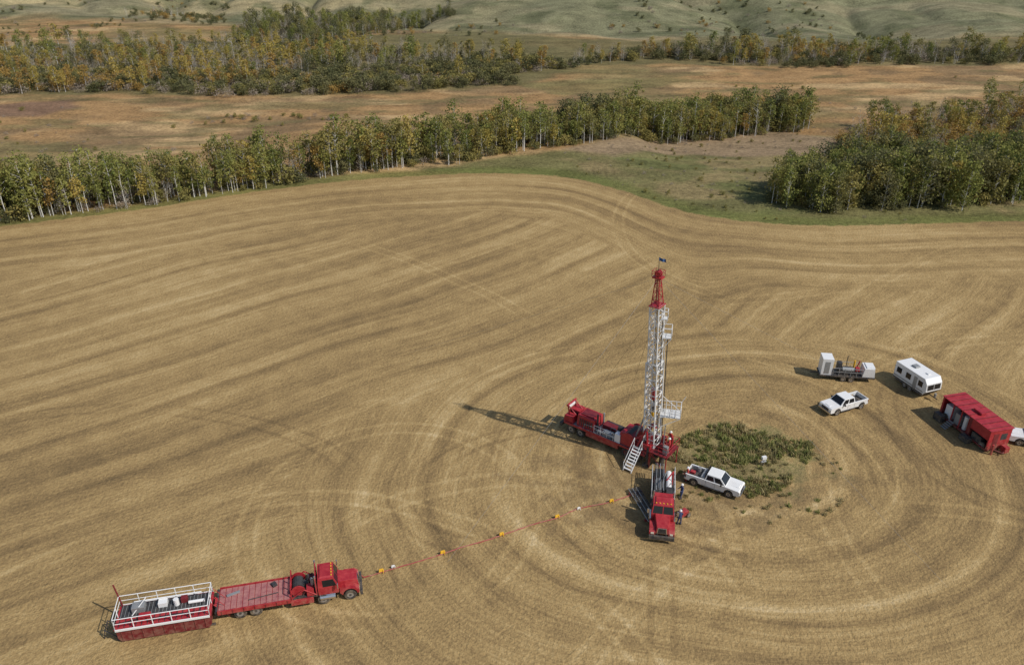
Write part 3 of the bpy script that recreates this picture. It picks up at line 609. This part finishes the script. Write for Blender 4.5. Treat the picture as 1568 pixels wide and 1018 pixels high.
b.box((3.3,0,2.1),(2.1,2.2,1.5),RED,tx=.8,ty=.95); b.rod((3.1,-1.15,2.3),(3.1,1.15,2.3),.72,DRED,16); b.rod((3.1,-1.2,2.3),(3.1,-1.1,2.3),.85,RED,18); b.rod((3.1,1.1,2.3),(3.1,1.2,2.3),.85,RED,18); b.rod((4.1,-1.0,1.7),(4.1,1.0,1.7),.5,RED,14); b.rod((3.1,-.9,2.75),(3.1,.9,2.75),.35,DARK,12)
for s in (-1,1):
    b.rod((2.2,s*1.0,1.2),(1.2,s*.95,4.2),.12,RED,8); b.rod((.5,s*1.0,.1),(1.0,s*.95,4.2),.13,RED,8); b.rod((3.6,s*1.0,1.4),(1.2,s*.95,3.8),.09,RED,8)
    b.rod((.6,s*1.15,.05),(.6,s*1.15,2.4),.13,DARK,10); b.box((.6,s*1.15,.08),(.7,.7,.14),DARK)
    b.rod((2.8,s*.6,1.6),(1.35,s*.55,6.6),.1,GREY,8)
    b.box((.9,s*1.0,2.4),(1.1,.4,.5),RED)
b.rod((1.2,-1.0,4.1),(1.2,1.0,4.1),.12,RED,8); b.box((.8,0,1.5),(1.2,2.3,.4),RED); b.box((1.1,.0,2.6),(.6,1.3,.9),DRED)
b.bb(-1.8,.3,-1.4,1.4,2.05,2.15,DRED); b.rail([(.3,1.4,2.15),(-1.8,1.4,2.15),(-1.8,-1.4,2.15),(.3,-1.4,2.15)],1.05,RED,.035,.9)
for s in (-1,1):
    for xx in (-1.7,.2): b.rod((xx,s*1.3,0),(xx,s*1.3,2.1),.07,RED)
    b.rod((-1.7,s*1.3,.1),(.2,s*1.3,2.0),.04,RED)
b.rod((-.6,0,0),(-.6,0,1.2),.3,DARK,12); b.rod((-.6,0,1.2),(-.6,0,1.7),.42,RED,12); b.box((-.6,0,2.3),(.8,.7,.5),DRED); b.rod((-.6,0,2.3),(-.6,0,5.2),.06,GREY,8); b.box((-1.3,.8,2.7),(.5,.4,1.),GREY); b.rod((-1.2,-.8,2.2),(-1.2,-.8,3.5),.14,RED,8)
b.box((-.2,-.95,2.6),(.5,.5,.8),RED)
for i in range(8): b.box((1.7,1.45+i*.25,2.0-i*.25),(.9,.26,.045),STEELW)
for s in (-.48,.48): b.rod((1.7+s,1.35,2.15),(1.7+s,3.4,.05),.06,STEELW); b.rod((1.7+s,1.35,3.1),(1.7+s,3.4,1.0),.035,STEELW); b.rod((1.7+s,3.4,1.0),(1.7+s,3.4,0),.035,STEELW); b.rod((1.7+s,1.35,3.1),(1.7+s,1.35,2.0),.035,STEELW)
b.bb(1.1,2.4,1.32,1.5,2.0,2.06,GREY)
b.obj("carrier",(wx0,wy0,0),yaw,.02,parent=rig)
# mast
b=B(); lean=-.050
def truss(z0,z1,h0,h1,d0,d1,n,m,r,rb):
    lv=[]
    for i in range(n+1):
        t=i/n; hx=h0+(h1-h0)*t; hy=d0+(d1-d0)*t; z=z0+(z1-z0)*t
        lv.append([(hx,hy,z),(-hx,hy,z),(-hx,-hy,z),(hx,-hy,z)])
    for k in range(4): b.rod(lv[0][k],lv[-1][k],r,m,6)
    for i in range(n+1):
        for k in range(4): b.rod(lv[i][k],lv[i][(k+1)%4],rb,m,5)
        if i<n:
            for k in range(4):
                if (i+k)%2: b.rod(lv[i][k],lv[i+1][(k+1)%4],rb,m,5)
                else: b.rod(lv[i][(k+1)%4],lv[i+1][k],rb,m,5)
truss(2.2,12.5,.62,.62,.72,.72,11,STEELW,.09,.05)
truss(11.5,19.0,.50,.50,.60,.60,8,STEELW,.075,.045)
truss(19.0,21.9,.42,.18,.48,.2,4,RED,.055,.03)
b.box((0,0,22.0),(1.0,.75,.16),RED); b.rail([(-.5,-.42,22.1),(.5,-.42,22.1),(.5,.42,22.1),(-.5,.42,22.1),(-.5,-.42,22.1)],.6,RED,.025,.6)
for yv in (-.2,0,.2): b.rod((0,yv-.05,22.4),(0,yv+.05,22.4),.32,RED,14)
b.rod((.0,.0,22.4),(.0,.0,24.1),.03,DARK)
b.bb(-.6,.6,-.7,.7,18.96,19.04,RED)
for dx in (-.16,-.06,.06,.16): b.rod((dx,0,9.2),(dx,0,22.2),.02,DARK,4)
b.box((0,0,8.6),(.5,.45,1.3),RED,tx=.7); b.rod((0,0,7.9),(0,0,6.2),.07,DARK); b.box((0,0,6.1),(.3,.3,.5),YEL)
b.path([(.55,-.55,3),(.55,-.75,18),(.2,-.4,18.8)],.05,GREY); b.path([(-.75,.3,2.5),(-.8,.3,17.5)],.04,DARK)
b.path([(.2,-.9,18),(.5,-1.2,14),(.45,-1.25,9),(.3,-.8,6)],.05,DARK)
for zz in np.arange(3,18.5,.4): b.rod((-.2,.80,zz),(.2,.80,zz),.018,STEELW,4)
for s in (-.2,.2): b.rod((s,.8,2.5),(s,.8,18.5),.025,STEELW,4)
mtx=Matrix.Translation((15.3,70.5,0))@Matrix.Rotation(lean,4,'Y')@Matrix.Rotation(yaw,4,'Z')
b.obj("mast",parent=rig,mtx=mtx)
b=B()
def plat(z,x0,x1,y0,y1,h,m):
    b.bb(x0,x1,y0,y1,z-.05,z,m)
    b.rail([(x0,y0,z),(x1,y0,z),(x1,y1,z),(x0,y1,z)],h,m,.035,.6)
    b.rod((x0,y0,z),(x0-.1,y0,z-1.4),.04,m); b.rod((x1,y0,z-.03),(x0,y0,z-1.3),.035,m); b.rod((x1,y1,z-.03),(x0,y1,z-1.3),.035,m)
plat(15.6,.65,1.55,-.55,.55,1.05,STEELW); plat(6.3,.8,2.9,-.8,.8,1.05,STEELW); plat(17.6,.5,1.1,-.35,.35,.9,STEELW)
for i in range(5): b.rod((.8+.4*i,-.75,6.3),(.9+.4*i,-.75,8.2-(i%2)*.5),.025,STEELW,4)
b.rod((2.9,.8,7.3),(3.3,.9,8.0),.03,STEELW); b.rod((2.8,-.8,7.3),(1.0,-.6,8.8),.03,STEELW)
b.rod((1.0,.2,3.2),(1.15,.3,15.4),.05,DARK); b.rod((.9,-.4,9.5),(.95,-.4,15.6),.03,STEELW)
b.obj("tubing_platform",parent=rig,mtx=Matrix.Translation((15.3,70.5,0))@Matrix.Rotation(lean,4,'Y')@Matrix.Rotation(-.25,4,'Z'))
top=mtx@Vector((0,0,24.05))
b=B(); n=6
vs=[];fs=[]
for i in range(n+1):
    for zz in (0,-.32): vs.append((.7*i/n,.08*math.sin(i*1.6),zz-.04*i))
for i in range(n): fs.append((2*i,2*i+2,2*i+3,2*i+1))
b.add(vs,fs,BLUE); b.obj("flag",tuple(top),.1,parent=rig)
b=B(); tp_=mtx@Vector((0,0,21.9))
for a_ in ((-14,94),(41,92),(39,52),(-6,55)): b.rod(tp_,(a_[0],a_[1],0),.01,GREY,4)
for a_ in ((8.,77.4,1.4),(12,74,1.5),(17.5,66.5,1.8),(13.8,67.5,1.)): b.rod(mtx@Vector((0,0,18.5)),a_,.012,DARK,4)
b.obj("guy_wires",parent=rig)
# ------------------------------------------------------------------ service truck under the rig
b=B(); truck_front(b,5.6)
for xw in (1.3,2.6):
    for s in (-1,1): b.wheel((xw,s*1.02,.54),.54,.34); b.wheel((xw,s*.66,.54),.54,.3)
b.bb(0,5.4,-1.2,1.2,1.08,1.25,DARK)
b.box((4.9,0,1.8),(.6,2.0,1.1),RED,tx=.9); b.box((3.6,.7,1.6),(1.0,.8,.7),DARK); b.rod((2.0,-.5,1.7),(3.6,-.5,1.7),.38,GREY,12); b.rod((.3,.55,1.55),(3.0,.55,1.55),.3,WHITE,12)
b.box((.8,-.4,1.6),(1.,1.0,.7),DARK); b.rail([(0,1.15,1.25),(4.1,1.15,1.25)],.9,STEELW,.03,.9); b.rail([(0,-1.15,1.25),(4.1,-1.15,1.25)],.9,STEELW,.03,.9)
for i in range(6): b.rod((-.6,-.9+i*.18,1.95),(4.0,-.9+i*.18,2.15),.045,GREY if i%2 else DARK)
b.rod((1.8,-.9,1.25),(1.8,-.9,2.0),.06,RED); b.rod((1.8,.9,1.25),(1.8,.9,2.9),.08,RED); b.rod((1.8,.9,2.9),(3.8,.2,3.3),.07,RED)
for i in range(8):
    xa=rs_.uniform(.2,3.5); ya=rs_.uniform(-1,1); b.path([(xa,ya,1.3),(xa+.2,ya+.1,1.9),(xa+.9,ya*.6,1.8),(xa+1.2,ya*.5,1.3)],.04,BLACK if i%2 else GREY,5)
x,y=P(1014,738); x2,y2=P(1012,826); hd=math.atan2(y2-y,x2-x); b.obj("service_truck",(x,y,0),hd,.03)
b=B()
for i in range(9): b.rod((0,i*.14,.35),(5.2,i*.14,.35),.05,DARK if i%3 else GREY)
for xx in (.5,4.6): b.bb(xx,xx+.15,-.2,1.3,0,.3,DRED)
x,y=P(962,752); b.obj("pipe_rack",(x,y,0),math.radians(-75))
b=B(); b.box((0,0,.5),(1.0,.6,.5),RED,tx=.8); b.rod((-.3,0,.75),(-.3,0,1.1),.08,DARK); b.wheel((.35,.4,.25),.25,.12); b.wheel((.35,-.4,.25),.25,.12); b.rod((-.5,0,.5),(-1.2,0,.4),.04,DARK)
x,y=P(1046,790); b.obj("portable_pump",(x,y,0),.6,.02)
b=B(); b.rod((0,0,0),(0,0,.9),.08,DARK); b.box((0,0,1.0),(.5,.3,.35),WHITE); b.rod((-.3,0,.5),(.3,0,.5),.12,GREY,8)
x,y=P(1168,712); b.obj("wellhead_marker",(x,y,0),.3)
# ------------------------------------------------------------------ trailers on the right
b=B(); b.bb(-3.4,3.4,-.95,.95,.55,.72,DARK)
for xw in (-.5,.5):
    for s in (-1,1): b.wheel((xw,s*1.05,.36),.36,.22)
b.box((-2.6,0,1.85),(1.35,1.7,2.25),WHITE); b.bb(-2.95,-2.3,-.862,-.852,.9,2.6,GREY); b.bb(-1.925,-1.915,-.6,.6,1.0,2.6,GREY)
b.box((2.6,0,1.35),(1.5,1.7,1.2),WHITE,tx=.8); b.box((2.75,0,2.0),(1.0,1.4,.1),WHITE)
b.box((.2,0,1.05),(2.4,1.2,.6),DARK); b.rod((-.6,-.3,1.4),(.9,-.3,1.4),.3,GREY,12); b.box((-.9,.2,1.6),(.5,.7,1.1),DARK); b.rod((0,.4,1.3),(0,.4,3.0),.05,DARK); b.rod((.9,.2,1.3),(.9,.2,2.5),.12,YEL,8); b.rail([(-1.8,-.9,.72),(1.8,-.9,.72)],1.1,GREY,.03,.7); b.rail([(-1.8,.9,.72),(1.8,.9,.72)],1.1,GREY,.03,.7)
b.rod((1.3,.5,1.),(1.6,.5,2.3),.08,RED); b.rod((-3.4,0,.6),(-4.4,0,.5),.07,DARK); b.box((1.2,-.4,1.6),(.5,.5,.4),RED)
x,y=P(1293,578); b.obj("generator_trailer",(x,y,0),math.radians(-8),.02)
b=B(); L=4.9;w=1.2
b.prism([(-L/2,.6),(L/2-.1,.6),(L/2+.35,1.2),(L/2+.25,2.2),(L/2-.2,2.8),(-L/2,2.8)],-w,w,WHITE); b.bb(-L/2+.3,L/2-.3,-w+.1,w-.1,.35,.6,DARK)
for xw in (-.5,.4):
    for s in (-1,1): b.wheel((xw,s*1.08,.36),.36,.22)
for s in (-1,1):
    for a0,a1,z0_,z1_ in ((-2.1,-1.3,1.5,2.25),(-.6,.2,1.5,2.25),(1.4,2.1,1.5,2.25)): b.bb(a0,a1,s*w-.012,s*w+.012,z0_,z1_,GLASS)
    b.bb(.65,1.2,s*w-.015,s*w+.015,.75,2.4,GREY); b.bb(-L/2+.02,L/2-.1,s*w-.01,s*w+.01,.95,1.1,GREY); b.bb(-L/2+.02,L/2-.1,s*w-.011,s*w+.011,.62,.8,DARK)
b.panel([(L/2+.35,-1.2,1.2),(L/2+.35,1.2,1.2),(L/2+.25,1.2,2.2),(L/2+.25,-1.2,2.2)],.06,.94,.15,.9,.02,GREY)
b.panel([(L/2+.35,-1.2,1.2),(L/2+.35,1.2,1.2),(L/2+.25,1.2,2.2),(L/2+.25,-1.2,2.2)],.1,.47,.2,.85,.03,GLASS); b.panel([(L/2+.35,-1.2,1.2),(L/2+.35,1.2,1.2),(L/2+.25,1.2,2.2),(L/2+.25,-1.2,2.2)],.53,.9,.2,.85,.03,GLASS)
b.panel([(L/2-.1,-1.2,.6),(L/2-.1,1.2,.6),(L/2+.35,1.2,1.2),(L/2+.35,-1.2,1.2)],.05,.95,.05,.95,.015,DARK)
b.box((-.5,0,2.9),(.8,.7,.22),GREY,tx=.8); b.box((1.4,.1,2.86),(.4,.4,.12),WHITE); b.rod((L/2,0,.5),(L/2+1.2,0,.45),.06,DARK); b.rod((L/2+.7,.1,1.0),(L/2+.7,.1,.5),.15,GREY,8)
x,y=P(1404,598); b.obj("office_trailer",(x-.1,y+.7,0),math.radians(-70),.03)
b=B(); L=7.4; w=1.45
b.bb(-L/2,L/2,-w,w,.25,.45,DRED); b.bb(-L/2,L/2,-w,w,2.75,2.9,RED); b.prism([(-L/2-.1,2.9),(L/2+.1,2.9),(L/2+.1,2.93),(-L/2-.1,2.93)],-w-.1,w+.1,RED)
for i in range(8): b.bb(-L/2+.3+i*.95,-L/2+.38+i*.95,-w,w,2.93,3.0,DRED)
b.bb(-.3,.9,-.35,.3,3.0,3.25,RED)
b.bb(-L/2+.05,L/2-.05,w-.08,w,.45,2.75,RED)
b.bb(L/2-.12,L/2,-w,w-.1,.45,2.75,RED); b.bb(-L/2,-L/2+.1,-w,w-.1,.45,2.75,RED)
b.bb(L/2,L/2+.02,-.9,-.2,.5,2.4,DRED); b.bb(L/2,L/2+.015,.1,.9,1.5,2.3,DARK)
b.bb(.5,1.0,-w,w-.1,.45,2.75,DRED); b.bb(1.0,L/2-.12,-w,-w+.08,1.6,2.75,RED)
for xx in (-L/2+.1,-2.0,-.7,.5): b.bb(xx,xx+.12,-w,-w+.12,.45,2.75,RED)
b.box((-2.7,-.6,1.3),(1.0,1.2,1.6),WHITE); b.box((-1.2,-.6,1.2),(.9,1.2,1.4),GREY); b.rod((-.2,-.9,.5),(-.2,-.9,2.2),.3,WHITE,12); b.box((2.,-1.1,.9),(1.4,.5,.8),DARK)
for xx in (-3.2,2.6): 
    for s in (-1,1): b.wheel((xx+.3,s*1.25,.45),.45,.28)
for i in range(5): b.box((-1.5,-w-.2-i*.22,.75-i*.16),(.8,.24,.05),GREY)
b.box((-3.0,-w-.55,.5),(1.2,.6,.9),DARK); b.box((1.2,-w-.5,.35),(1.2,.7,.6),DARK); b.rod((L/2,-.8,.5),(L/2+1.,0,.4),.07,DRED); b.rod((L/2,.8,.5),(L/2+1.,0,.4),.07,DRED); b.rod((L/2+.4,-1.0,0),(L/2+.4,-1.0,1.3),.12,RED,8); b.box((L/2+.5,.6,.6),(.7,.6,.7),RED)
b.obj("red_doghouse",(53.1,75.6,0),math.radians(-76),.02)
# ------------------------------------------------------------------ workers
def worker(name,loc,hd,cloth,arm=0.3):
    root=bpy.data.objects.new(name,None); S.collection.objects.link(root)
    J={'pel':(0,0,.96,.15),'sp':(0,0,1.2,.15),'ch':(.01,0,1.4,.165),'nk':(.02,0,1.52,.07),'hd':(.05,0,1.60,.06)}
    for s,n in ((1,'l'),(-1,'r')):
        J['hip'+n]=(0,s*.1,.9,.11); J['kn'+n]=(.04+.08*(s>0),s*.13,.5,.075); J['an'+n]=(-.02+.14*(s>0),s*.14,.09,.055); J['to'+n]=(.16+.14*(s>0),s*.15,.05,.045)
        J['sh'+n]=(0,s*.2,1.42,.075); J['el'+n]=(.05+arm*.3,s*.28,1.14,.052); J['wr'+n]=(.15+arm,s*.24,1.02+arm*.25,.04)
    ks=list(J); ed_=[('pel','sp'),('sp','ch'),('ch','nk'),('nk','hd')]
    for n in 'lr': ed_+=[('pel','hip'+n),('hip'+n,'kn'+n),('kn'+n,'an'+n),('an'+n,'to'+n),('ch','sh'+n),('sh'+n,'el'+n),('el'+n,'wr'+n)]
    def skin(nm,J,ks,ed_,mat_,sub=1):
        me=bpy.data.meshes.new(nm); me.from_pydata([J[k][:3] for k in ks],[(ks.index(a),ks.index(b_)) for a,b_ in ed_],[])
        o=bpy.data.objects.new(nm,me); S.collection.objects.link(o); m=o.modifiers.new('s','SKIN')
        if not me.skin_vertices: me.skin_vertices.new()
        for q,k in enumerate(ks): me.skin_vertices[0].data[q].radius=(J[k][3],)*2
        me.skin_vertices[0].data[0].use_root=True
        o.modifiers.new('d','SUBSURF').levels=sub; o.modifiers['d'].render_levels=sub; me.materials.append(mat_); o.parent=root
    skin('body',J,ks,ed_,cloth)
    HJ={'a':(.05,0,1.60,.06),'b':(.06,0,1.68,.095),'c':(.05,0,1.76,.095),'n':(.16,0,1.68,.018)}
    skin('head',HJ,list(HJ),[('a','b'),('b','c'),('b','n')],SKIN)
    for s,n in ((1,'l'),(-1,'r')):
        w=J['wr'+n]; HH={'w':(w[0],w[1],w[2],.03),'p':(w[0]+.07,w[1],w[2]-.01,.035)}; e=[('w','p')]
        for f_ in range(4): HH['f%d'%f_]=(w[0]+.12,w[1]+(f_-1.5)*.022,w[2]-.02,.009); HH['g%d'%f_]=(w[0]+.15+.01*(f_ in(1,2)),w[1]+(f_-1.5)*.024,w[2]-.055,.008); e+=[('p','f%d'%f_),('f%d'%f_,'g%d'%f_)]
        HH['t']=(w[0]+.07,w[1]-s*.06,w[2]+.01,.01); e.append(('p','t'))
        skin('hand_'+n,HH,list(HH),e,SKIN)
    b=B(); n=12; pr=[(.155,1.735),(.125,1.745),(.12,1.80),(.085,1.85),(.0,1.875)]
    vs=[];fs=[]
    for i in range(n):
        t=2*math.pi*i/n
        for r_,z_ in pr: vs.append((.05+r_*math.cos(t),r_*math.sin(t),z_))
    for i in range(n):
        for k in range(4): fs.append((i*5+k,((i+1)%n)*5+k,((i+1)%n)*5+k+1,i*5+k+1))
    b.add(vs,fs,WHITE); 
    for s in (-1,1): b.box((.11+.07*(s>0),s*.145,.05),(.3,.12,.1),BLACK)
    b.obj('hard_hat_and_boots',parent=root)
    root.location=loc; root.rotation_euler=(0,0,hd)
def wk(px,py,*a): 
    x,y=P(px,py); worker("rig_worker",(x,y,0),*a)
wk(1052,736,math.radians(170),COV,.3)
wk(1040,803,math.radians(100),COVB,.15)
wk(1043,762,math.radians(200),COVB,.3)
ry_=Matrix.Rotation(yaw,4,'Z')
for lx,ly,h_,c_ in ((-1.4,.2,0.3,COV),(-.9,-1.0,1.4,COV)):
    q=ry_@Vector((lx,ly,0)); worker("rig_worker",(wx0+q.x,wy0+q.y,2.15),yaw+h_,c_,.3)
# ------------------------------------------------------------------ light
sd=Vector((.885,-.465,1.0)).normalized(); el=math.asin(sd.z); az=math.atan2(sd.x,sd.y)
sl_=bpy.data.lights.new("sun",'SUN'); sl_.energy=3.5; sl_.angle=math.radians(.55); sl_.color=(1,.95,.89)
so=bpy.data.objects.new("sun",sl_); S.collection.objects.link(so); so.rotation_euler=sd.to_track_quat('Z','Y').to_euler()
w=bpy.data.worlds.new("World"); S.world=w; w.use_nodes=True; n=w.node_tree.nodes; bg=n['Background']
sk=n.new('ShaderNodeTexSky'); sk.sky_type='NISHITA'; sk.sun_disc=False; sk.sun_elevation=el; sk.sun_rotation=az
w.node_tree.links.new(sk.outputs[0],bg.inputs[0]); bg.inputs[1].default_value=.10
